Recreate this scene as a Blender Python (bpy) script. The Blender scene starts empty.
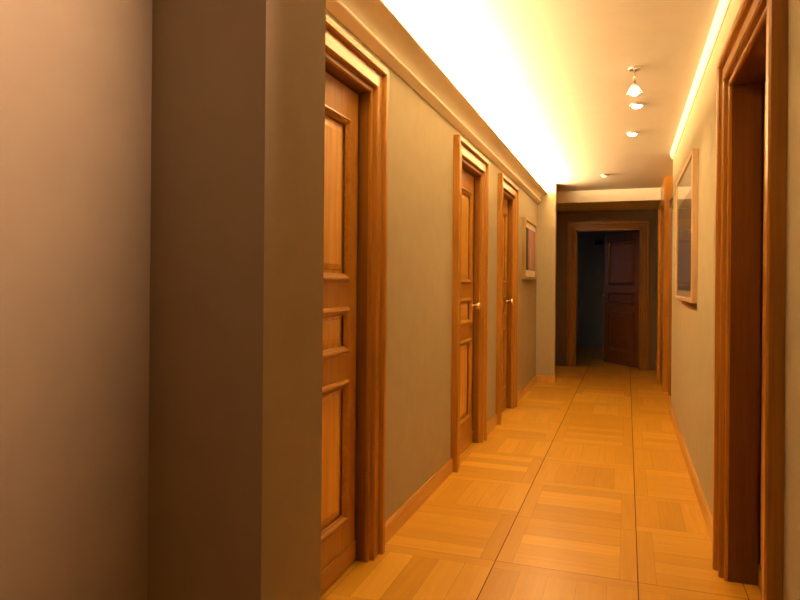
import bpy, bmesh, math, random
from mathutils import Vector, Matrix
random.seed(7)
S = bpy.context.scene
COL = S.collection

# ------------------------------------------------------------------ helpers
def tag(o, label=None, cat=None, group=None, kind=None):
    if label: o['label'] = label
    if cat: o['category'] = cat
    if group: o['group'] = group
    if kind: o['kind'] = kind
    return o

def empty(name, loc=(0, 0, 0), rotz=0.0):
    o = bpy.data.objects.new(name, None)
    o.empty_display_size = 0.1
    o.location = loc
    o.rotation_euler = (0, 0, rotz)
    COL.objects.link(o)
    return o

def link(name, bm, mat, parent=None, smooth=False, loc=None):
    bmesh.ops.recalc_face_normals(bm, faces=bm.faces[:])
    me = bpy.data.meshes.new(name)
    bm.to_mesh(me)
    bm.free()
    me.materials.append(mat)
    if smooth:
        for p in me.polygons:
            p.use_smooth = True
    o = bpy.data.objects.new(name, me)
    COL.objects.link(o)
    if parent: o.parent = parent
    if loc: o.location = loc
    return o

def box(bm, x0, x1, y0, y1, z0, z1, bevel=0.0):
    vs = [bm.verts.new((x, y, z)) for z in (z0, z1) for (x, y) in ((x0, y0), (x1, y0), (x1, y1), (x0, y1))]
    fs = [bm.faces.new([vs[i] for i in f]) for f in
          ((0, 3, 2, 1), (4, 5, 6, 7), (0, 1, 5, 4), (1, 2, 6, 5), (2, 3, 7, 6), (3, 0, 4, 7))]
    if bevel:
        es = list({e for f in fs for e in f.edges})
        bmesh.ops.bevel(bm, geom=es, offset=bevel, segments=2, profile=0.5, affect='EDGES')

def loft(bm, rings, close_ring=True, caps=True, close_path=False):
    """join rings of equal length (lists of points) into a skin"""
    R = [[bm.verts.new(p) for p in r] for r in rings]
    n = len(R[0])
    m = len(R)
    for k in range(m if close_path else m - 1):
        a, b = R[k], R[(k + 1) % m]
        for i in range(n if close_ring else n - 1):
            j = (i + 1) % n
            bm.faces.new((a[i], a[j], b[j], b[i]))
    if caps and not close_path and close_ring:
        bm.faces.new(R[0][::-1])
        bm.faces.new(R[-1])

def lathe(bm, prof, seg=32, axis='z', origin=(0, 0, 0)):
    """prof: list of (r, h)"""
    O = Vector(origin)
    rings = []
    for k in range(seg):
        a = 2 * math.pi * k / seg
        ca, sa = math.cos(a), math.sin(a)
        ring = []
        for r, h in prof:
            r = max(r, 1e-5)
            p = Vector((r * ca, r * sa, h)) if axis == 'z' else Vector((r * ca, h, r * sa))
            ring.append(O + p)
        rings.append(ring)
    loft(bm, rings, close_ring=False, caps=False, close_path=True)
    bmesh.ops.remove_doubles(bm, verts=bm.verts[:], dist=2e-5)

# ------------------------------------------------------------------ materials
def new_mat(name):
    m = bpy.data.materials.new(name)
    m.use_nodes = True
    nt = m.node_tree
    b = nt.nodes['Principled BSDF']
    return m, nt, b

def N(nt, t, **kw):
    n = nt.nodes.new(t)
    for k, v in kw.items():
        setattr(n, k, v)
    return n

def ramp(nt, stops):
    r = N(nt, 'ShaderNodeValToRGB')
    cr = r.color_ramp
    while len(cr.elements) < len(stops):
        cr.elements.new(0.5)
    for e, (p, c) in zip(cr.elements, stops):
        e.position = p
        e.color = (c[0], c[1], c[2], 1)
    return r

def paint(name, col, rough=0.6, var=0.06, bump=0.02, scale=9.0, spec=0.3):
    m, nt, b = new_mat(name)
    tc = N(nt, 'ShaderNodeTexCoord')
    n1 = N(nt, 'ShaderNodeTexNoise')
    n1.inputs['Scale'].default_value = scale
    n1.inputs['Detail'].default_value = 4
    nt.links.new(tc.outputs['Object'], n1.inputs['Vector'])
    lo = [c * (1 - var) for c in col]
    hi = [min(1, c * (1 + var)) for c in col]
    r = ramp(nt, [(0.3, lo), (0.7, hi)])
    nt.links.new(n1.outputs['Fac'], r.inputs['Fac'])
    nt.links.new(r.outputs['Color'], b.inputs['Base Color'])
    b.inputs['Roughness'].default_value = rough
    b.inputs['Specular IOR Level'].default_value = spec
    n2 = N(nt, 'ShaderNodeTexNoise')
    n2.inputs['Scale'].default_value = 260
    n2.inputs['Detail'].default_value = 2
    nt.links.new(tc.outputs['Object'], n2.inputs['Vector'])
    bp = N(nt, 'ShaderNodeBump')
    bp.inputs['Strength'].default_value = bump
    bp.inputs['Distance'].default_value = 0.002
    nt.links.new(n2.outputs['Fac'], bp.inputs['Height'])
    nt.links.new(bp.outputs['Normal'], b.inputs['Normal'])
    return m

def wood(name, lo, hi, grain='z', rough=0.32, scale=1.0, coat=0.25):
    m, nt, b = new_mat(name)
    tc = N(nt, 'ShaderNodeTexCoord')
    mp = N(nt, 'ShaderNodeMapping')
    s = {'x': (2.2, 42, 42), 'y': (42, 2.2, 42), 'z': (42, 42, 2.2)}[grain]
    mp.inputs['Scale'].default_value = [q * scale for q in s]
    nt.links.new(tc.outputs['Object'], mp.inputs['Vector'])
    n1 = N(nt, 'ShaderNodeTexNoise')
    n1.inputs['Scale'].default_value = 1.0
    n1.inputs['Detail'].default_value = 5
    n1.inputs['Roughness'].default_value = 0.62
    n1.inputs['Distortion'].default_value = 0.5
    nt.links.new(mp.outputs['Vector'], n1.inputs['Vector'])
    r = ramp(nt, [(0.28, lo), (0.72, hi)])
    nt.links.new(n1.outputs['Fac'], r.inputs['Fac'])
    nt.links.new(r.outputs['Color'], b.inputs['Base Color'])
    b.inputs['Roughness'].default_value = rough
    b.inputs['Specular IOR Level'].default_value = 0.4
    b.inputs['Coat Weight'].default_value = coat
    b.inputs['Coat Roughness'].default_value = 0.25
    bp = N(nt, 'ShaderNodeBump')
    bp.inputs['Strength'].default_value = 0.05
    bp.inputs['Distance'].default_value = 0.002
    nt.links.new(n1.outputs['Fac'], bp.inputs['Height'])
    nt.links.new(bp.outputs['Normal'], b.inputs['Normal'])
    return m

def metal(name, col, rough=0.25):
    m, nt, b = new_mat(name)
    tc = N(nt, 'ShaderNodeTexCoord')
    n1 = N(nt, 'ShaderNodeTexNoise')
    n1.inputs['Scale'].default_value = 60
    nt.links.new(tc.outputs['Object'], n1.inputs['Vector'])
    mr = N(nt, 'ShaderNodeMapRange')
    mr.inputs['To Min'].default_value = rough * 0.8
    mr.inputs['To Max'].default_value = rough * 1.25
    nt.links.new(n1.outputs['Fac'], mr.inputs['Value'])
    nt.links.new(mr.outputs['Result'], b.inputs['Roughness'])
    b.inputs['Base Color'].default_value = (*col, 1)
    b.inputs['Metallic'].default_value = 1.0
    return m

def emit(name, col, strength):
    m, nt, b = new_mat(name)
    b.inputs['Base Color'].default_value = (*col, 1)
    b.inputs['Emission Color'].default_value = (*col, 1)
    b.inputs['Emission Strength'].default_value = strength
    return m

WALL = (0.40, 0.345, 0.225)
M = {}
M['wall'] = paint('wall_paint', WALL, rough=0.75, var=0.03, spec=0.12)
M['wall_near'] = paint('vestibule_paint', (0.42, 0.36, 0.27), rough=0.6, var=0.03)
M['ceiling'] = paint('ceiling_paint', (0.66, 0.61, 0.53), rough=0.7, var=0.02, bump=0.01)
M['plaster'] = paint('cornice_plaster', (0.86, 0.80, 0.69), rough=0.55, var=0.02, bump=0.008)
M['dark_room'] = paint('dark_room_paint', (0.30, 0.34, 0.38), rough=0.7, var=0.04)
WLO, WHI = (0.33, 0.142, 0.013), (0.48, 0.225, 0.030)
M['wood_z'] = wood('cherry_wood_upright', WLO, WHI, 'z')
M['wood_x'] = wood('cherry_wood_level', WLO, WHI, 'x')
M['shaded_z'] = wood('shade_darkened_wood', (0.10, 0.032, 0.006), (0.16, 0.058, 0.011), 'z')  # door wood darkened: shade of recesses and the far leaf put into the colour
M['shaded_x'] = wood('shade_darkened_wood_level', (0.10, 0.032, 0.006), (0.16, 0.058, 0.011), 'x')
M['jamb_z'] = wood('shaded_jamb_wood_upright', (0.19, 0.075, 0.007), (0.29, 0.125, 0.015), 'z')  # door wood darkened to paint in the shade on the jamb faces
M['jamb_x'] = wood('shaded_jamb_wood_level', (0.19, 0.075, 0.007), (0.29, 0.125, 0.015), 'x')
M['half_shaded_z'] = wood('half_shaded_wood_upright', (0.20, 0.085, 0.012), (0.29, 0.132, 0.022), 'z')  # door wood darkened so its colour carries the shade of the far end
M['half_shaded_x'] = wood('half_shaded_wood_level', (0.20, 0.085, 0.012), (0.29, 0.132, 0.022), 'x')
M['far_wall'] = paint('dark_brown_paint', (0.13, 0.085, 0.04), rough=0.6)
M['panel_z'] = wood('cherry_wood_panel', (0.54, 0.265, 0.036), (0.76, 0.42, 0.075), 'z', scale=0.8)
M['base'] = wood('baseboard_wood', (0.54, 0.28, 0.058), (0.70, 0.39, 0.095), 'y')
M['brass'] = metal('polished_brass', (0.90, 0.72, 0.42), 0.18)
M['steel'] = metal('brushed_steel', (0.62, 0.58, 0.52), 0.3)
M['frame_light'] = wood('pale_frame_wood', (0.55, 0.36, 0.18), (0.68, 0.47, 0.25), 'z', rough=0.4)
M['frame_gold'] = wood('gilt_frame_wood', (0.30, 0.21, 0.07), (0.44, 0.32, 0.12), 'z', rough=0.35)
M['dark_backing'] = wood('dark_backing_wood', (0.10, 0.04, 0.018), (0.16, 0.07, 0.03), 'y', rough=0.5)
M['mat'] = paint('mat_board', (0.80, 0.74, 0.60), rough=0.8, var=0.01)
M['shelf'] = paint('dark_painted_metal', (0.02, 0.02, 0.022), rough=0.5, var=0.1)
LAMP = (1.0, 0.655, 0.30)
M['bulb'] = emit('lamp_glow', (1.0, 0.82, 0.58), 22.0)
M['bulb_dim'] = emit('dim_lamp_glow', (1.0, 0.74, 0.45), 1.2)

def glass(name, rough=0.02, tint=(1, 1, 1)):
    m, nt, b = new_mat(name)
    b.inputs['Base Color'].default_value = (*tint, 1)
    b.inputs['Roughness'].default_value = rough
    b.inputs['Transmission Weight'].default_value = 1.0
    b.inputs['IOR'].default_value = 1.45
    return m
def opal():
    m, nt, b = new_mat('opal_glass')
    tl = N(nt, 'ShaderNodeBsdfTranslucent'); tl.inputs['Color'].default_value = (0.9, 0.88, 0.82, 1)
    mx = N(nt, 'ShaderNodeMixShader'); mx.inputs['Fac'].default_value = 0.55
    b.inputs['Base Color'].default_value = (0.92, 0.9, 0.86, 1); b.inputs['Roughness'].default_value = 0.15
    nt.links.new(b.outputs['BSDF'], mx.inputs[1]); nt.links.new(tl.outputs['BSDF'], mx.inputs[2])
    nt.links.new(mx.outputs['Shader'], nt.nodes['Material Output'].inputs['Surface'])
    return m
M['shade_glass'] = opal()

def pane():
    # thin picture glazing: mirror-like sheen over a clear sheet
    m, nt, b = new_mat('picture_glazing')
    out = nt.nodes['Material Output']
    tr = N(nt, 'ShaderNodeBsdfTransparent')
    gl = N(nt, 'ShaderNodeBsdfGlossy')
    gl.inputs['Roughness'].default_value = 0.03
    fr = N(nt, 'ShaderNodeFresnel')
    fr.inputs['IOR'].default_value = 1.5
    mx = N(nt, 'ShaderNodeMixShader')
    ge = N(nt, 'ShaderNodeNewGeometry')
    iv = N(nt, 'ShaderNodeMath', operation='SUBTRACT'); iv.inputs[0].default_value = 1.0
    nt.links.new(ge.outputs['Backfacing'], iv.inputs[1])
    mu = N(nt, 'ShaderNodeMath', operation='MULTIPLY')
    nt.links.new(fr.outputs['Fac'], mu.inputs[0]); nt.links.new(iv.outputs['Value'], mu.inputs[1])
    nt.links.new(mu.outputs['Value'], mx.inputs['Fac'])
    nt.links.new(tr.outputs['BSDF'], mx.inputs[1])
    nt.links.new(gl.outputs['BSDF'], mx.inputs[2])
    nt.links.new(mx.outputs['Shader'], out.inputs['Surface'])
    return m
M['pane'] = pane()

def floor_mat():
    m, nt, b = new_mat('oak_parquet')
    at = N(nt, 'ShaderNodeAttribute', attribute_name='tone')
    uv = N(nt, 'ShaderNodeUVMap', uv_map='grain')
    mp = N(nt, 'ShaderNodeMapping')
    mp.inputs['Scale'].default_value = (2.5, 46, 1)
    nt.links.new(uv.outputs['UV'], mp.inputs['Vector'])
    n1 = N(nt, 'ShaderNodeTexNoise')
    n1.inputs['Scale'].default_value = 1
    n1.inputs['Detail'].default_value = 5
    n1.inputs['Distortion'].default_value = 0.6
    nt.links.new(mp.outputs['Vector'], n1.inputs['Vector'])
    r = ramp(nt, [(0.0, (0.48, 0.232, 0.018)), (0.5, (0.62, 0.32, 0.027)), (1.0, (0.78, 0.46, 0.066))])
    ma = N(nt, 'ShaderNodeMath', operation='MULTIPLY_ADD')
    ma.inputs[1].default_value = 0.55
    ma.inputs[2].default_value = -0.275
    nt.links.new(n1.outputs['Fac'], ma.inputs[0])
    ad = N(nt, 'ShaderNodeMath', operation='ADD', use_clamp=True)
    nt.links.new(at.outputs['Fac'], ad.inputs[0])
    nt.links.new(ma.outputs['Value'], ad.inputs[1])
    nt.links.new(ad.outputs['Value'], r.inputs['Fac'])
    nt.links.new(r.outputs['Color'], b.inputs['Base Color'])
    b.inputs['Roughness'].default_value = 0.34
    b.inputs['Specular IOR Level'].default_value = 0.4
    n2 = N(nt, 'ShaderNodeTexNoise')
    n2.inputs['Scale'].default_value = 5
    nt.links.new(uv.outputs['UV'], n2.inputs['Vector'])
    mr = N(nt, 'ShaderNodeMapRange')
    mr.inputs['To Min'].default_value = 0.28
    mr.inputs['To Max'].default_value = 0.36
    nt.links.new(n2.outputs['Fac'], mr.inputs['Value'])
    nt.links.new(mr.outputs['Result'], b.inputs['Roughness'])
    return m
M['floor'] = floor_mat()
M['subfloor'] = paint('floor_joint', (0.05, 0.022, 0.008), rough=0.8)

# ------------------------------------------------------------------ measures (metres)
XL, XR = -1.10, 0.415           # corridor wall faces
XR2 = 0.50                     # right wall face past the step
YSTEP = 6.85
YPIER = 8.45
YBEAM, YFAR = 9.2, 10.3
ZC = 2.55                       # ceiling
ZS = 2.39                       # lowered soffit at the far end
YB = -2.6                       # wall behind the photographer
XV = -1.055                      # vestibule left wall face
XN, YN0, YN1 = -0.75, 1.237, 1.532   # projecting wall end at left
DH = 2.108                      # door opening height
CW = 0.14                       # casing width
YFR = 13.7                      # far wall of dark room

def struct(name, bm, mat, label, cat, smooth=False):
    return tag(link(name, bm, mat, smooth=smooth), label, cat, kind='structure')

# ------------------------------------------------------------------ floor
def build_floor():
    bm = bmesh.new()
    uvl = bm.loops.layers.uv.new('grain')
    tone = bm.faces.layers.float.new('tone')
    P = 0.606
    X0, Y0 = -0.552, 2.911
    def plank(x0, x1, y0, y1, alongx, t, z=0.0):
        g = 0.0003
        x0, x1, y0, y1 = x0 + g, x1 - g, y0 + g, y1 - g
        if x1 - x0 < 0.003 or y1 - y0 < 0.003: return
        vs = [bm.verts.new(p) for p in ((x0, y0, z), (x1, y0, z), (x1, y1, z), (x0, y1, z))]
        f = bm.faces.new(vs)
        f[tone] = t
        ou, ov = random.uniform(0, 50), random.uniform(0, 50)
        for l in f.loops:
            c = l.vert.co
            l[uvl].uv = (c.x + ou, c.y + ov) if alongx else (c.y + ou, c.x + ov)
    def rnd(a=0.5, s=0.13):
        return min(0.95, max(0.05, random.gauss(a, s)))
    def clip(x0, x1, y0, y1, cx0, cx1, *a):
        x0, x1 = max(x0, cx0), min(x1, cx1)
        if x1 - x0 > 0.004: plank(x0, x1, y0, y1, *a)
    rows = range(-3, 5)
    for i in rows:
        for k in range(-10, 19):
            xa, xb = X0 + i * P, X0 + (i + 1) * P
            ya, yb = Y0 + (k - 1) * P, Y0 + k * P
            # corridor only needs the strip between its walls; the far room is wider
            lo, hi = (-1.12, 0.47 if yb < 6.7 else 0.52) if yb < YFAR + 0.3 else (-2.4, 1.6)
            if yb <= 0.3: lo, hi = -1.12, 0.47
            if xb < lo or xa > hi: continue
            dirx = ((k + 1) // 2) % 2 == 1 if i == 0 else k % 2 == 1
            gx = 0.0018
            gy = (0.0016 if k == 0 and i >= 0 else 0.0004)
            xa += gx; xb -= gx; ya += gy; yb -= gy
            w = 0.072
            base = rnd(0.5, 0.06)
            n = 5
            if dirx:
                clip(xa, xa + w, ya, yb, lo, hi, False, rnd(base - 0.06, 0.10))
                clip(xb - w, xb, ya, yb, lo, hi, False, rnd(base - 0.06, 0.10))
                for q in range(n):
                    a = ya + (yb - ya) * q / n; b_ = ya + (yb - ya) * (q + 1) / n
                    clip(xa + w, xb - w, a, b_, lo, hi, True, rnd(base + (0.22 if random.random() < 0.18 else 0.0), 0.11))
            else:
                clip(xa, xb, ya, ya + w, lo, hi, True, rnd(base + 0.05, 0.11))
                clip(xa, xb, yb - w, yb, lo, hi, True, rnd(base + 0.08, 0.11))
                for q in range(n):
                    a = xa + (xb - xa) * q / n; b_ = xa + (xb - xa) * (q + 1) / n
                    clip(a, b_, ya + w, yb - w, lo, hi, False, rnd(base + (0.16 if random.random() < 0.15 else 0.0), 0.12))
    # boards laid lengthwise in the door recesses
    for (y0, y1) in ((1.90, 2.69), (4.33, 5.02), (5.89, 6.55)):
        plank(-1.25, -1.121, y0, y1, False, 0.62)
    plank(0.472, 0.70, 2.19, 3.055, False, 0.5)
    plank(0.472, 0.68, 7.08, 7.95, False, 0.5)
    for f in bm.faces: f.normal_update()
    me = bpy.data.meshes.new('floor')
    bmesh.ops.recalc_face_normals(bm, faces=bm.faces[:])
    for f in bm.faces:
        if f.normal.z < 0: f.normal_flip()
    bm.to_mesh(me); bm.free()
    me.materials.append(M['floor'])
    o = bpy.data.objects.new('floor', me)
    COL.objects.link(o)
    tag(o, 'honey coloured oak parquet laid in square panels along the corridor', 'floor', kind='structure')
    b = bmesh.new()
    box(b, -2.5, 1.7, YB - 0.2, YFR + 0.2, -0.06, -0.0025)
    u = link('floor_joint', b, M['subfloor'], o)
build_floor()

# ------------------------------------------------------------------ walls
def wall_run(name, xa, xb, y0, y1, ztop, openings, mat, label):
    """wall along Y with door openings (ya, yb, height)"""
    bm = bmesh.new()
    y = y0
    for (ya, yb, h) in sorted(openings):
        box(bm, xa, xb, y, ya, 0, ztop)
        box(bm, xa, xb, ya, yb, h, ztop)
        y = yb
    box(bm, xa, xb, y, y1, 0, ztop)
    return struct(name, bm, mat, label, 'wall')

JT = 0.022     # jamb lining thickness
D1 = (1.885, 2.69); D2 = (4.325, 5.02); D3 = (5.885, 6.55)       # clear openings in the left wall
R1 = (2.185, 3.055); R2 = (7.08, 7.95)                            # right wall
FD = (-0.73, 0.175)
def grow(d): return (d[0] - JT, d[1] + JT, DH + JT)

wall_run('wall_left', XL - 0.16, XL, YN1, YFAR, ZC, [grow(D1), grow(D2), grow(D3)], M['wall'],
         'long taupe painted corridor wall on the left with three doors')
wall_run('wall_right', XR, XR + 0.19, YB, YSTEP, ZC, [grow(R1)], M['wall'],
         'tan painted corridor wall on the right holding the large framed picture')
wall_run('wall_right_far', XR2, XR2 + 0.16, YSTEP, YFAR, ZC, [grow(R2)], M['wood_z'],
         'wood clad set back stretch of right wall beyond the framed picture')
bm = bmesh.new()
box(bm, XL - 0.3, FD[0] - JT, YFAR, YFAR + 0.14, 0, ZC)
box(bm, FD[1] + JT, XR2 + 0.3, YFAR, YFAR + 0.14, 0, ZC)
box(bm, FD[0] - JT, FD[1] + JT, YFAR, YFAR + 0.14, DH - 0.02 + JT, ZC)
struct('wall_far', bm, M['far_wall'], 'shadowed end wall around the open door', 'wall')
bm = bmesh.new()
box(bm, XL, -0.868, YPIER, YPIER + 0.13, 0, ZC)
struct('wall_left_pier', bm, M['wall'], 'taupe wall pier projecting where the left cornice ends', 'wall')
bm = bmesh.new()
box(bm, XL - 0.16, XN, YN0, YN1, 0, ZC)
struct('wall_left_end', bm, M['wall_near'], 'near taupe wall end projecting in front of the first left door', 'wall')
bm = bmesh.new()
box(bm, XV - 0.15, XV, YB, YN0, 0, ZC)
struct('wall_left_near', bm, M['wall_near'], 'lit beige wall nearest the viewer at far left', 'wall')
bm = bmesh.new()
box(bm, XV - 0.15, XR + 0.19, YB - 0.12, YB, 0, ZC)
struct('wall_back', bm, M['wall_near'], 'wall behind the viewer', 'wall')
bm = bmesh.new()
box(bm, -1.4, 0.75, YB - 0.12, YFAR + 0.14, ZC, ZC + 0.1)
struct('ceiling', bm, M['ceiling'], 'white corridor ceiling glowing from the hidden cove light', 'ceiling')
bm = bmesh.new()
box(bm, XL, 0.408, YBEAM, YFAR, ZS, ZC)
struct('trim_1', bm, M['plaster'], 'lowered ceiling beam before the far door', 'beam')

# dark room beyond the far door
bm = bmesh.new()
box(bm, -2.4, 1.6, YFR, YFR + 0.1, 0, ZC)
struct('wall_room_back', bm, M['dark_room'], 'dark back wall of the unlit room beyond the open door', 'wall')
bm = bmesh.new()
WY0, WY1, WZ0, WZ1 = 11.2, 12.5, 0.95, 2.1
box(bm, -2.5, -2.4, YFAR + 0.14, WY0, 0, ZC); box(bm, -2.5, -2.4, WY1, YFR, 0, ZC)
box(bm, -2.5, -2.4, WY0, WY1, 0, WZ0); box(bm, -2.5, -2.4, WY0, WY1, WZ1, ZC)
struct('wall_room_left', bm, M['dark_room'], 'left wall with the added window of the unlit room beyond the open door', 'wall')
bm = bmesh.new()
box(bm, 1.6, 1.7, YFAR + 0.14, YFR, 0, ZC)
struct('wall_room_right', bm, M['dark_room'], 'right wall of the unlit room beyond the open door', 'wall')
bm = bmesh.new()
box(bm, -2.5, XL - 0.3, YFAR, YFAR + 0.14, 0, ZC); box(bm, XR2 + 0.3, 1.7, YFAR, YFAR + 0.14, 0, ZC)
struct('wall_room_front', bm, M['dark_room'], 'door side wall of the unlit room', 'wall')
bm = bmesh.new()
box(bm, -2.5, 1.7, YFAR + 0.14, YFR + 0.1, ZC, ZC + 0.1)
struct('ceiling_room', bm, M['dark_room'], 'ceiling of the unlit room beyond the open door', 'ceiling')
w = empty('added_window', (-2.45, (WY0 + WY1) / 2, WZ0))  # unseen window, added to let dim blue light into the room
tag(w, 'unseen window added to let dim blue light into the room beyond the open door', 'window', kind='structure')
bm = bmesh.new()
hw, hh = (WY1 - WY0) / 2, WZ1 - WZ0
for (a, b_, c_, d) in ((-hw, -hw + .05, 0, hh), (hw - .05, hw, 0, hh), (-hw, hw, 0, .05), (-hw, hw, hh - .05, hh), (-.025, .025, 0, hh)):
    box(bm, -0.03, 0.03, a, b_, c_, d)
link('added_window_frame', bm, M['dark_room'], w)

# baseboards
def baseboard(name, runs, label):
    bm = bmesh.new()
    for (x0, x1, y0, y1) in runs:
        box(bm, x0, x1, y0, y1, 0, 0.082)
        e = 0.005
        sx0 = x0 if x0 in (XL, XV, XN) else x0 + e
        sx1 = x1 if x1 in (XR, XR2) else x1 - e
        box(bm, sx0, sx1, y0, y1, 0.082, 0.092)
    return struct(name, bm, M['base'], label, 'baseboard')
BT = 0.015
baseboard('baseboard_left', [(XL, XL + BT, YN1, D1[0] - CW), (XL, XL + BT, D1[1] + CW, D2[0] - CW),
          (XL, XL + BT, D2[1] + CW, D3[0] - CW), (XL, XL + BT, D3[1] + CW, YPIER)], 'wooden baseboard along the left corridor wall')
baseboard('baseboard_right', [(XR - BT, XR, YB, R1[0] - CW), (XR - BT, XR, R1[1] + CW, YSTEP)], 'wooden baseboard along the right corridor wall')
baseboard('baseboard_pier', [(XL, -0.868 + BT, YPIER - BT, YPIER), (-0.868, -0.868 + BT, YPIER, YPIER + 0.13)], 'wooden baseboard around the left wall pier')
baseboard('baseboard_near', [(XV, XV + BT, YB, YN0 - BT), (XV, XN + BT, YN0 - BT, YN0), (XN, XN + BT, YN0, YN1), (XL, XN + BT, YN1, YN1 + BT)],
          'wooden baseboard around the near wall end')

# ------------------------------------------------------------------ cornices
def extrude_y(bm, prof, y0, y1):
    loft(bm, [[(x, y0, z) for x, z in prof], [(x, y1, z) for x, z in prof]])
prof = [(XL, 2.303), (-1.092, 2.304), (-1.056, 2.327), (-1.052, 2.333), (-1.052, 2.341), (-1.048, 2.346), (-1.052, 2.350), (-1.060, 2.351),
        (-1.066, 2.356)]
for q in range(0, 13):
    t = math.pi / 2 * q / 12
    k = q / 12
    prof.append((-0.982 - 0.086 * (0.45 * math.cos(t) + 0.55 * (1 - k)), 2.361 + 0.057 * (0.45 * math.sin(t) + 0.55 * k)))
prof += [(-0.973, 2.419), (-0.970, 2.422), (-0.970, 2.427), (-0.973, 2.429), (-0.980, 2.429), (-0.990, 2.427), (-1.055, 2.407), (XL, 2.407)]
bm = bmesh.new()
extrude_y(bm, prof, YN1, YPIER)
struct('trim_2', bm, M['plaster'], 'cream cove cornice hiding the light above the left doors', 'cornice')
prof = [(XR, 2.493), (0.411, 2.490), (0.406, 2.494), (0.400, 2.506), (0.392, 2.520), (0.388, 2.534), (0.387, ZC), (XR, ZC)]
bm = bmesh.new()
extrude_y(bm, prof, YB, YSTEP)
struct('trim_3', bm, M['plaster'], 'bright narrow cornice strip where right wall meets ceiling', 'cornice')

# ------------------------------------------------------------------ doors
# local frame of a door: x along the wall, y out of the wall face towards the viewer's side, z up
CAS = [(0.0, 0.0), (0.0, 0.010), (0.004, 0.014), (0.015, 0.014), (0.020, 0.010), (0.023, 0.010), (0.026, 0.028), (0.032, 0.034),
       (0.060, 0.031), (0.092, 0.027), (0.096, 0.024), (0.100, 0.024), (0.103, 0.040), (0.109, 0.046),
       (0.134, 0.046), (0.140, 0.040), (0.140, 0.0)]
def casing_piece(bm, hw, h, which):
    if which == 'head':
        loft(bm, [[(s * (hw + a), o, h + a) for a, o in CAS] for s in (-1, 1)])
    else:
        s = which
        loft(bm, [[(s * (hw + a), o, 0.0) for a, o in CAS], [(s * (hw + a), o, h + a) for a, o in CAS]])

MOULD = [(-0.032, 0.0), (-0.032, 0.007), (-0.026, 0.016), (-0.018, 0.019), (-0.010, 0.015), (-0.006, 0.009), (0.0, 0.006), (0.004, 0.0)]
def mould_rect(bm, x0, x1, z0, z1, y):
    # a = distance inwards from the outer rectangle; profile swept with mitred corners
    rings = []
    for (cx, cz, sx, sz) in ((x0, z0, 1, 1), (x1, z0, -1, 1), (x1, z1, -1, -1), (x0, z1, 1, -1)):
        rings.append([(cx + sx * (a + 0.032), y + o, cz + sz * (a + 0.032)) for a, o in MOULD])
    loft(bm, rings, close_ring=True, caps=False, close_path=True)

def field(bm, x0, x1, z0, z1, y):
    # raised field: flat border, sloped edge, flat centre
    r = []
    for ins, o in ((0.034, -0.004), (0.034, 0.001), (0.050, 0.001), (0.054, 0.004), (0.074, 0.009)):
        ins2 = min(ins, (z1 - z0) * 0.42)
        r.append([(x0 + ins, y + o, z0 + ins2), (x1 - ins, y + o, z0 + ins2), (x1 - ins, y + o, z1 - ins2), (x0 + ins, y + o, z1 - ins2)])
    loft(bm, r, close_ring=True, caps=True)

PANELS = ((0.232, 0.823), (0.958, 1.136), (1.268, 1.951))
def knob(parent, x, y, z, s=1):
    bm = bmesh.new()
    lathe(bm, [(0, 0), (0.024, 0), (0.0255, 0.003), (0.023, 0.007), (0.012, 0.010), (0.009, 0.014), (0.0085, 0.034),
               (0.013, 0.040), (0.022, 0.047), (0.0265, 0.056), (0.0265, 0.063), (0.022, 0.071), (0.012, 0.076), (0, 0.0775)], 32, 'y', (x, y, z))
    o = link('door_knob', bm, M['brass'], parent, smooth=True)
    o['label'] = 'round polished brass knob'
    bm = bmesh.new()
    lathe(bm, [(0, 0), (0.013, 0), (0.0135, 0.002), (0.010, 0.004), (0, 0.0045)], 24, 'y', (x, y, z - 0.085))
    bmesh.ops.scale(bm, vec=(0.85, 1, 1.35), space=Matrix.Translation((-x, -y, -(z - 0.085))), verts=bm.verts[:])
    link('keyhole_plate', bm, M['brass'], parent, smooth=True)

def leaf(parent, hw, h, y, knob_side, loc=(0, 0, 0), mats=None):
    """door leaf centred on local x; front face at local y"""
    g = 0.010
    mz, mx, mp = mats or (M['wood_z'], M['wood_x'], M['panel_z'])
    bm = bmesh.new()
    T = 0.038
    x0, x1 = -hw + g, hw - g
    sx = 0.118
    # stiles, rails and a thin core so that each panel bed is sunk
    box(bm, x0, x0 + sx, y - T, y, 0.006, h - g); box(bm, x1 - sx, x1, y - T, y, 0.006, h - g)
    zs = [0.006] + [v for p in PANELS for v in p] + [h - g]
    for q in range(0, len(zs), 2):
        box(bm, x0 + sx, x1 - sx, y - T, y, zs[q], zs[q + 1])
    box(bm, x0 + sx - .01, x1 - sx + .01, y - T + 0.006, y - 0.014, 0.1, h - 0.1)
    o = link('door_leaf', bm, mz, parent, loc=loc)
    for (z0, z1) in PANELS:
        bm = bmesh.new(); mould_rect(bm, x0 + sx - 0.012, x1 - sx + 0.012, z0 - 0.012, z1 + 0.012, y)
        link('panel_moulding', bm, mx, o)
        bm = bmesh.new(); field(bm, x0 + sx - 0.012, x1 - sx + 0.012, z0 - 0.012, z1 + 0.012, y - 0.010)
        link('door_panel', bm, mp, o)
    bm = bmesh.new()
    box(bm, x0 + 0.002, x1 - 0.002, y, y + 0.008, 0.006, 0.098, 0.003)
    link('kick_board', bm, mx, o)
    kx = (hw - 0.082) * knob_side
    knob(o, kx, y, 1.086)
    return o

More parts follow.
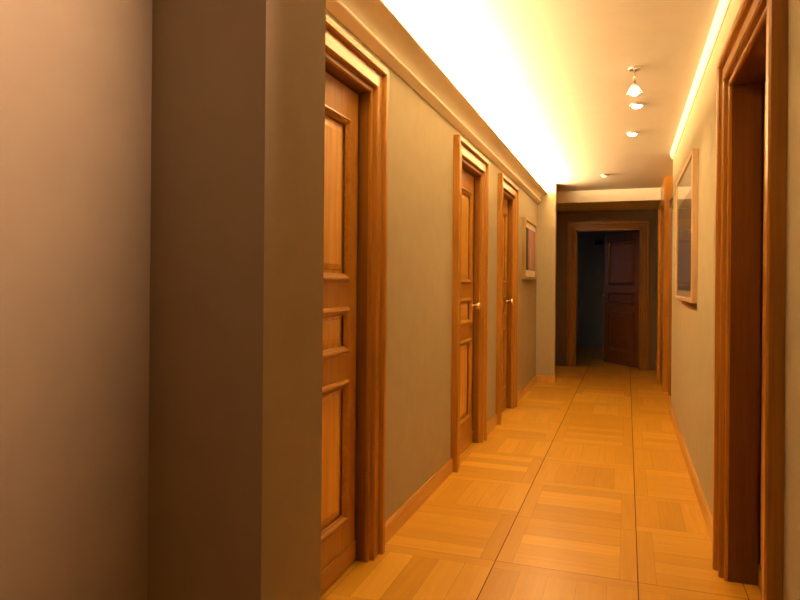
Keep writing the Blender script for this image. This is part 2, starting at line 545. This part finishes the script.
def doorway(name, loc, rotz, w, h, leaf_y, depth, knob_side, label, closed=True, jz=None, jx=None, cz=None, cx=None):
    t = empty(name, loc, rotz)
    tag(t, label, 'door', kind='structure')
    hw = w / 2
    for s in (-1, 1):
        bm = bmesh.new(); casing_piece(bm, hw, h, s); link('door_casing', bm, cz or M['wood_z'], t)
        bm = bmesh.new()
        xi, xo = s * hw, s * (hw + JT - 0.001)
        if closed:   # lining, rebate for the leaf, then the stop it closes against
            xr, xj = s * (hw + 0.018), s * (hw - 0.012)
            box(bm, min(xi, xo), max(xi, xo), leaf_y + 0.006, 0.0, 0, h)
            box(bm, min(xr, xo), max(xr, xo), leaf_y - 0.045, leaf_y + 0.006, 0, h)
            box(bm, min(xj, xo), max(xj, xo), -depth, leaf_y - 0.045, 0, h)
        else:
            box(bm, min(xi, xo), max(xi, xo), -depth, 0.0, 0, h)
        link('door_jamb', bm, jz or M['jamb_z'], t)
    bm = bmesh.new(); casing_piece(bm, hw, h, 'head'); link('casing_head', bm, cx or M['wood_x'], t)
    bm = bmesh.new(); box(bm, -hw - JT + .001, hw + JT - .001, -depth, 0.0, h, h + JT - .001)
    if closed: box(bm, -hw, hw, -depth, leaf_y - 0.045, h - 0.012, h)
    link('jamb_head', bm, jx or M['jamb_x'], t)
    if closed:
        leaf(t, hw, h, leaf_y, knob_side)
    return t

def left_door(name, d, ks, label):
    return doorway(name, (XL, (d[0] + d[1]) / 2, 0), -math.pi / 2, d[1] - d[0], DH, -0.046, 0.159, ks, label)
left_door('door_1', D1, 1, 'closed wooden panelled door nearest the viewer behind the projecting wall end')
left_door('door_2', D2, -1, 'closed wooden panelled door with brass knob, second along left wall')
left_door('door_3', D3, -1, 'closed wooden panelled door with brass knob, third along left wall beside small picture')
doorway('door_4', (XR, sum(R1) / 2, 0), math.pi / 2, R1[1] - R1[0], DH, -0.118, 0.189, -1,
        'deep wooden doorway with shade-toned jambs in the right wall nearest the viewer', jz=M['shaded_z'], jx=M['shaded_x'])
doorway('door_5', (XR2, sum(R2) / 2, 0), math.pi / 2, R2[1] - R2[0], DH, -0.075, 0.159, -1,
        'recessed shade-toned wooden doorway in the right wall beyond the large framed picture', jz=M['shaded_z'], jx=M['shaded_x'], cz=M['half_shaded_z'], cx=M['half_shaded_x'])
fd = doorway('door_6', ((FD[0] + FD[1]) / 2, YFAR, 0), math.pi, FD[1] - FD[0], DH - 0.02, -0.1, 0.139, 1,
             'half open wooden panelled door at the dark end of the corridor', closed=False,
             jz=M['half_shaded_z'], jx=M['half_shaded_x'], cz=M['half_shaded_z'], cx=M['half_shaded_x'])
# the open leaf turns on its right-hand edge into the dark room
hwf = (FD[1] - FD[0]) / 2
lf = leaf(fd, hwf, DH - 0.02, 0.0, 1, mats=(M['shaded_z'], M['shaded_x'], M['shaded_z']))
ANG = math.radians(-54)
hinge = Vector((-hwf, -0.105, 0))
lf.matrix_local = Matrix.Translation(hinge) @ Matrix.Rotation(ANG, 4, 'Z') @ Matrix.Translation(Vector((hwf, 0, 0)))

bm = bmesh.new()
box(bm, 0.408, XR2, 8.25, YFAR, 0, ZC)
struct('wall_right_end', bm, M['wood_z'], 'wood clad end of the right wall next to the far door', 'wall')
# wooden pilaster strip beside the far door on the right
bm = bmesh.new()
box(bm, 0.375, 0.408, 8.98, 9.13, 0, 2.25, 0.004)
box(bm, 0.390, 0.408, 8.95, 8.98, 0, 2.23, 0.003)
struct('trim_4', bm, M['wood_z'], 'narrow upright wooden trim on right wall before the far door', 'trim')

# ------------------------------------------------------------------ pictures
def art_mat_right():
    m, nt, b = new_mat('reflection_toned_artwork')  # grey to brown bands paint the corridor's reflection into the picture
    tc = N(nt, 'ShaderNodeTexCoord')
    mp = N(nt, 'ShaderNodeMapping'); mp.inputs['Scale'].default_value = (2.5, 2.5, 5.0)
    nt.links.new(tc.outputs['Object'], mp.inputs['Vector'])
    n1 = N(nt, 'ShaderNodeTexNoise'); n1.inputs['Scale'].default_value = 1.6; n1.inputs['Detail'].default_value = 5
    nt.links.new(mp.outputs['Vector'], n1.inputs['Vector'])
    sp = N(nt, 'ShaderNodeSeparateXYZ'); nt.links.new(tc.outputs['Object'], sp.inputs['Vector'])
    r = ramp(nt, [(0.0, (0.22, 0.19, 0.22)), (0.55, (0.24, 0.20, 0.22)), (0.68, (0.34, 0.24, 0.17)), (1.0, (0.20, 0.15, 0.12))])
    mr = N(nt, 'ShaderNodeMapRange'); mr.inputs['From Min'].default_value = 0.08; mr.inputs['From Max'].default_value = 0.76
    nt.links.new(sp.outputs['Z'], mr.inputs['Value'])
    ad = N(nt, 'ShaderNodeMath', operation='MULTIPLY_ADD'); ad.inputs[1].default_value = 0.5
    nt.links.new(n1.outputs['Fac'], ad.inputs[0])
    sb = N(nt, 'ShaderNodeMath', operation='SUBTRACT'); sb.inputs[1].default_value = 0.25
    nt.links.new(mr.outputs['Result'], sb.inputs[0])
    nt.links.new(sb.outputs['Value'], ad.inputs[2])
    nt.links.new(ad.outputs['Value'], r.inputs['Fac'])
    nt.links.new(r.outputs['Color'], b.inputs['Base Color'])
    b.inputs['Roughness'].default_value = 0.8
    return m
def art_mat_left():
    m, nt, b = new_mat('mauve_dark_artwork')
    tc = N(nt, 'ShaderNodeTexCoord')
    sp = N(nt, 'ShaderNodeSeparateXYZ'); nt.links.new(tc.outputs['Object'], sp.inputs['Vector'])
    n1 = N(nt, 'ShaderNodeTexNoise'); n1.inputs['Scale'].default_value = 7; n1.inputs['Detail'].default_value = 4
    nt.links.new(tc.outputs['Object'], n1.inputs['Vector'])
    mr = N(nt, 'ShaderNodeMapRange'); mr.inputs['From Min'].default_value = 0.40; mr.inputs['From Max'].default_value = -0.40
    nt.links.new(sp.outputs['X'], mr.inputs['Value'])
    ad = N(nt, 'ShaderNodeMath', operation='MULTIPLY_ADD'); ad.inputs[1].default_value = 0.14
    nt.links.new(n1.outputs['Fac'], ad.inputs[0]); nt.links.new(mr.outputs['Result'], ad.inputs[2])
    r = ramp(nt, [(0.0, (0.035, 0.015, 0.014)), (0.32, (0.05, 0.02, 0.02)), (0.38, (0.33, 0.20, 0.19)), (0.7, (0.38, 0.23, 0.20)), (1.0, (0.30, 0.17, 0.15))])
    nt.links.new(ad.outputs['Value'], r.inputs['Fac'])
    nt.links.new(r.outputs['Color'], b.inputs['Base Color'])
    b.inputs['Roughness'].default_value = 0.8
    return m

def frame_bars(bm, hw, h, w, d):
    """mitred frame, local x across, y out, z up from its bottom edge"""
    pr = [(0, 0), (0, d - 0.004), (0.004, d), (w - 0.004, d), (w, d - 0.005), (w, 0)]
    rings = []
    for (cx, cz, sx, sz) in ((-hw, 0, 1, 1), (hw, 0, -1, 1), (hw, h, -1, -1), (-hw, h, 1, -1)):
        rings.append([(cx + sx * a, o, cz + sz * a) for a, o in pr])
    loft(bm, rings, close_ring=True, caps=False, close_path=True)

def picture(name, loc, rotz, w, h, d, bar, fm, am, art, label, dark_backing=False, glazed=True):
    t = empty(name, loc, rotz)
    tag(t, label, 'picture')
    hw = w / 2
    bm = bmesh.new(); frame_bars(bm, hw, h, bar, d); link('frame', bm, fm, t)
    bm = bmesh.new(); box(bm, -hw + bar * .5, hw - bar * .5, 0.004, d - 0.014, bar * .5, h - bar * .5); link('mat_board', bm, M['mat'], t)
    ax0, ax1, az0, az1 = art
    bm = bmesh.new(); box(bm, ax0, ax1, d - 0.014, d - 0.012, az0, az1); link('artwork', bm, am, t)
    if glazed:
        bm = bmesh.new(); box(bm, -hw + bar, hw - bar, d - 0.0085, d - 0.0065, bar, h - bar); link('glazing', bm, M['pane'], t)
    if dark_backing:
        bm = bmesh.new(); box(bm, -hw + 0.02, hw - 0.45, 0.0, 0.016, -0.030, 0.004); link('dark_strip_below', bm, M['dark_backing'], t)  # dark strip against the wall just below the frame
        bm = bmesh.new(); box(bm, -hw + 0.03, hw - 0.03, 0.0, 0.004, 0.03, h - .03); link('backing_board', bm, M['dark_backing'], t)
    return t
# right wall: rotz +90 -> local x = +Y, local y = -X
picture('framed_picture', (XR - 0.001, 5.13, 1.145), math.pi / 2, 1.42, 0.965, 0.036, 0.030, M['frame_light'], art_mat_right(),
        (-0.60, 0.60, 0.075, 0.745), 'large pale wood framed picture painted in reflection tones under glass on the right wall', dark_backing=True)
pl = picture('framed_picture', (XL + 0.001, 7.66, 1.315), -math.pi / 2, 0.94, 0.685, 0.040, 0.032, M['frame_gold'], art_mat_left(),
        (-0.42, 0.40, 0.105, 0.585), 'small gilt framed mauve picture on the left wall beyond the third door', glazed=False)
bm = bmesh.new()
pts = [(-0.02, 0.14, .030), (-0.03, 0.22, .034), (-0.01, 0.32, .026), (-0.02, 0.38, .012)]
loft(bm, [[(x - r, 0.0285, z), (x + r, 0.0285, z), (x + r, 0.0292, z), (x - r, 0.0292, z)] for x, z, r in pts])
o = link('painted_stroke', bm, paint('ochre_pigment', (0.62, 0.42, 0.10), 0.8), pl)
bm = bmesh.new()
pts = [(-0.22, 0.44, .05), (-0.25, 0.50, .09), (-0.24, 0.55, .07)]
loft(bm, [[(x - r, 0.0285, z), (x + r, 0.0285, z), (x + r, 0.0292, z), (x - r, 0.0292, z)] for x, z, r in pts])
link('painted_patch', bm, paint('rust_pigment', (0.50, 0.16, 0.07), 0.8), pl)

# ------------------------------------------------------------------ ceiling lamps
def light(name, kind, loc, energy, col=LAMP, **kw):
    l = bpy.data.lights.new(name, kind)
    l.energy = energy
    l.color = col
    for k, v in kw.items(): setattr(l, k, v)
    o = bpy.data.objects.new(name, l)
    o.location = loc
    COL.objects.link(o)
    return o

t = empty('pendant_lamp', (0.033, 4.10, ZC))
tag(t, 'small glass pendant lamp on a short rod hanging from the ceiling', 'lamp')
bm = bmesh.new(); lathe(bm, [(0, 0), (0.038, 0), (0.040, -0.004), (0.036, -0.013), (0.012, -0.018), (0, -0.018)], 32); link('canopy', bm, M['steel'], t, True)
bm = bmesh.new(); lathe(bm, [(0, -0.016), (0.0042, -0.016), (0.0042, -0.085), (0, -0.085)], 16); link('rod', bm, M['brass'], t, True)
bm = bmesh.new(); lathe(bm, [(0, -0.08), (0.010, -0.082), (0.013, -0.09), (0.013, -0.112), (0.017, -0.118), (0, -0.119)], 24); link('lamp_holder', bm, M['steel'], t, True)
bm = bmesh.new()   # bell of petals
SEG = 72
rings = []
for k in range(SEG):
    a = 2 * math.pi * k / SEG
    pet = 0.5 + 0.5 * math.cos(6 * a)
    ring = []
    for (r, z, wv) in ((0.014, -0.098, 0), (0.018, -0.106, 0), (0.025, -0.118, .05), (0.034, -0.132, .10), (0.043, -0.146, .16), (0.050, -0.156, .22), (0.050, -0.158, .22), (0.041, -0.147, .16), (0.031, -0.133, .10), (0.022, -0.119, .05), (0.015, -0.108, 0)):
        rr = r * (1 - wv * (1 - pet))
        ring.append((rr * math.cos(a), rr * math.sin(a), z + wv * .03 * (1 - pet)))
    rings.append(ring)
loft(bm, rings, close_ring=True, caps=False, close_path=True)
link('glass_shade', bm, M['shade_glass'], t, True)
bm = bmesh.new(); lathe(bm, [(0, -0.119), (0.009, -0.121), (0.019, -0.133), (0.023, -0.146), (0.019, -0.158), (0.010, -0.165), (0, -0.167)], 24); link('bulb', bm, M['bulb'], t, True)

def downlight(x, y, label, glow, group=None, r=1.0):
    t = empty('ceiling_downlight', (x, y, ZC))
    tag(t, label, 'lamp', group)
    bm = bmesh.new()
    lathe(bm, [(0.030 * r, -0.001), (0.046 * r, -0.001), (0.050 * r, -0.004), (0.047 * r, -0.011), (0.038 * r, -0.016), (0.033 * r, -0.013), (0.030 * r, -0.008)], 32)
    link('trim_ring', bm, M['steel'], t, True)
    bm = bmesh.new()
    lathe(bm, [(0, -0.030), (0.014 * r, -0.029), (0.028 * r, -0.024), (0.037 * r, -0.015), (0.034 * r, -0.006), (0.030 * r, -0.002), (0, -0.002)], 32)
    link('lens', bm, glow, t, True)
    return t
DL = ((0.035, 4.52), (0.052, 5.02), (0.046, 5.86))
downlight(0.057, 4.92, 'glowing ceiling downlight just beyond the glass pendant', M['bulb'], 'ceiling downlights')
downlight(0.033, 5.82, 'glowing ceiling downlight between the other downlight and the beam', M['bulb'], 'ceiling downlights')
downlight(-0.259, 7.94, 'dim ceiling downlight nearest the beam at the far end', M['bulb_dim'], 'ceiling downlights', 0.9)

def spot(name, loc, energy, ang=150, blend=0.6, rot=(0, 0, 0), size=0.02):
    o = light(name, 'SPOT', loc, energy, spot_size=math.radians(ang), spot_blend=blend, shadow_soft_size=size)
    o.rotation_euler = rot
    return o
spot('pendant_light', (0.033, 4.10, ZC - 0.172), 16, 130)
spot('downlight_beam', (0.057, 4.92, ZC - 0.034), 13, 110)
spot('downlight_beam', (0.033, 5.82, ZC - 0.034), 13, 110)

# adjustable wall spotlight above and beside the viewer, outside the picture
SP = Vector((0.05, 1.22, 2.46))
t = empty('ceiling_spotlight', (SP.x, SP.y, ZC))
tag(t, 'adjustable ceiling spotlight above the near wall end', 'lamp')
bm = bmesh.new(); lathe(bm, [(0, 0), (0.04, 0), (0.04, -0.012), (0.006, -0.016), (0.006, -0.05), (0, -0.05)], 24); link('canopy', bm, M['steel'], t, True)
aim = (Vector((-1.03, 0.15, 1.60)) - SP).normalized()
q = aim.to_track_quat('-Z', 'Y')
bm = bmesh.new(); lathe(bm, [(0.020, 0.05), (0.026, 0.045), (0.030, 0.0), (0.034, -0.03), (0.031, -0.03), (0.026, 0.0), (0.0, 0.01)], 24)
o = link('lamp_head', bm, M['steel'], t, True, loc=(0, 0, SP.z - ZC)); o.rotation_mode = 'QUATERNION'; o.rotation_quaternion = q
bm = bmesh.new(); lathe(bm, [(0, -0.012), (0.014, -0.010), (0.020, 0.002), (0, 0.004)], 24)
link('lens', bm, M['bulb_dim'], o, True)
o = spot('spotlight_beam', SP + aim * 0.035, 165, 92, 1.0, size=0.03)
o.data.color = (1.0, 0.575, 0.34)
o.rotation_mode = 'QUATERNION'; o.rotation_quaternion = q

# hidden fluorescent tubes in the left cove
y = 1.85
k = 0
while y < YPIER - 0.3:
    L = min(1.20, YPIER - 0.06 - y)
    o = light('cove_light', 'AREA', (-1.035, y + L / 2, 2.431), 1.0, shape='RECTANGLE', size=0.028, size_y=L)
    o.rotation_euler = (0, math.radians(180 + 43), 0)
    o.data.energy = 60 * L
    k += 1
    y += L + 0.03

# ------------------------------------------------------------------ small rail in the dark room
bm = bmesh.new()
box(bm, -0.62, -0.26, YFR - 0.10, YFR - 0.07, 2.10, 2.13, 0.004)
box(bm, -0.62, -0.48, YFR - 0.12, YFR, 2.07, 2.16, 0.01)
o = link('wall_rail', bm, M['shelf']); tag(o, 'dark rail high on the back wall of the unlit room', 'rail')

# ------------------------------------------------------------------ world, camera, view
wd = bpy.data.worlds.new('night'); S.world = wd
wd.use_nodes = True
bg = wd.node_tree.nodes['Background']
bg.inputs['Color'].default_value = (0.35, 0.55, 0.8, 1)
bg.inputs['Strength'].default_value = 0.22

cam = bpy.data.cameras.new('camera')
co = bpy.data.objects.new('camera', cam)
COL.objects.link(co)
cam.sensor_width = 36
cam.lens = 647 / 800 * 36
cam.shift_y = -16.1 / 800
cam.clip_start = 0.02
th = math.atan(227 / 647); c, s = math.cos(th), math.sin(th)
r0, u0, bk = Vector((c, s, 0)), Vector((0, 0, 1)), Vector((s, -c, 0))
ro = 0.0088
r1 = r0 * math.cos(ro) + u0 * math.sin(ro)
u1 = u0 * math.cos(ro) - r0 * math.sin(ro)
m = Matrix((r1, u1, bk)).transposed().to_4x4()
m.translation = Vector((0, 0, 1.25))
co.matrix_world = m
S.camera = co

vs = S.view_settings
S.display_settings.display_device = 'sRGB'
vs.view_transform = 'Standard'
vs.look = 'None'
vs.gamma = 1
vs.use_curve_mapping = False
vs.exposure = 0.0
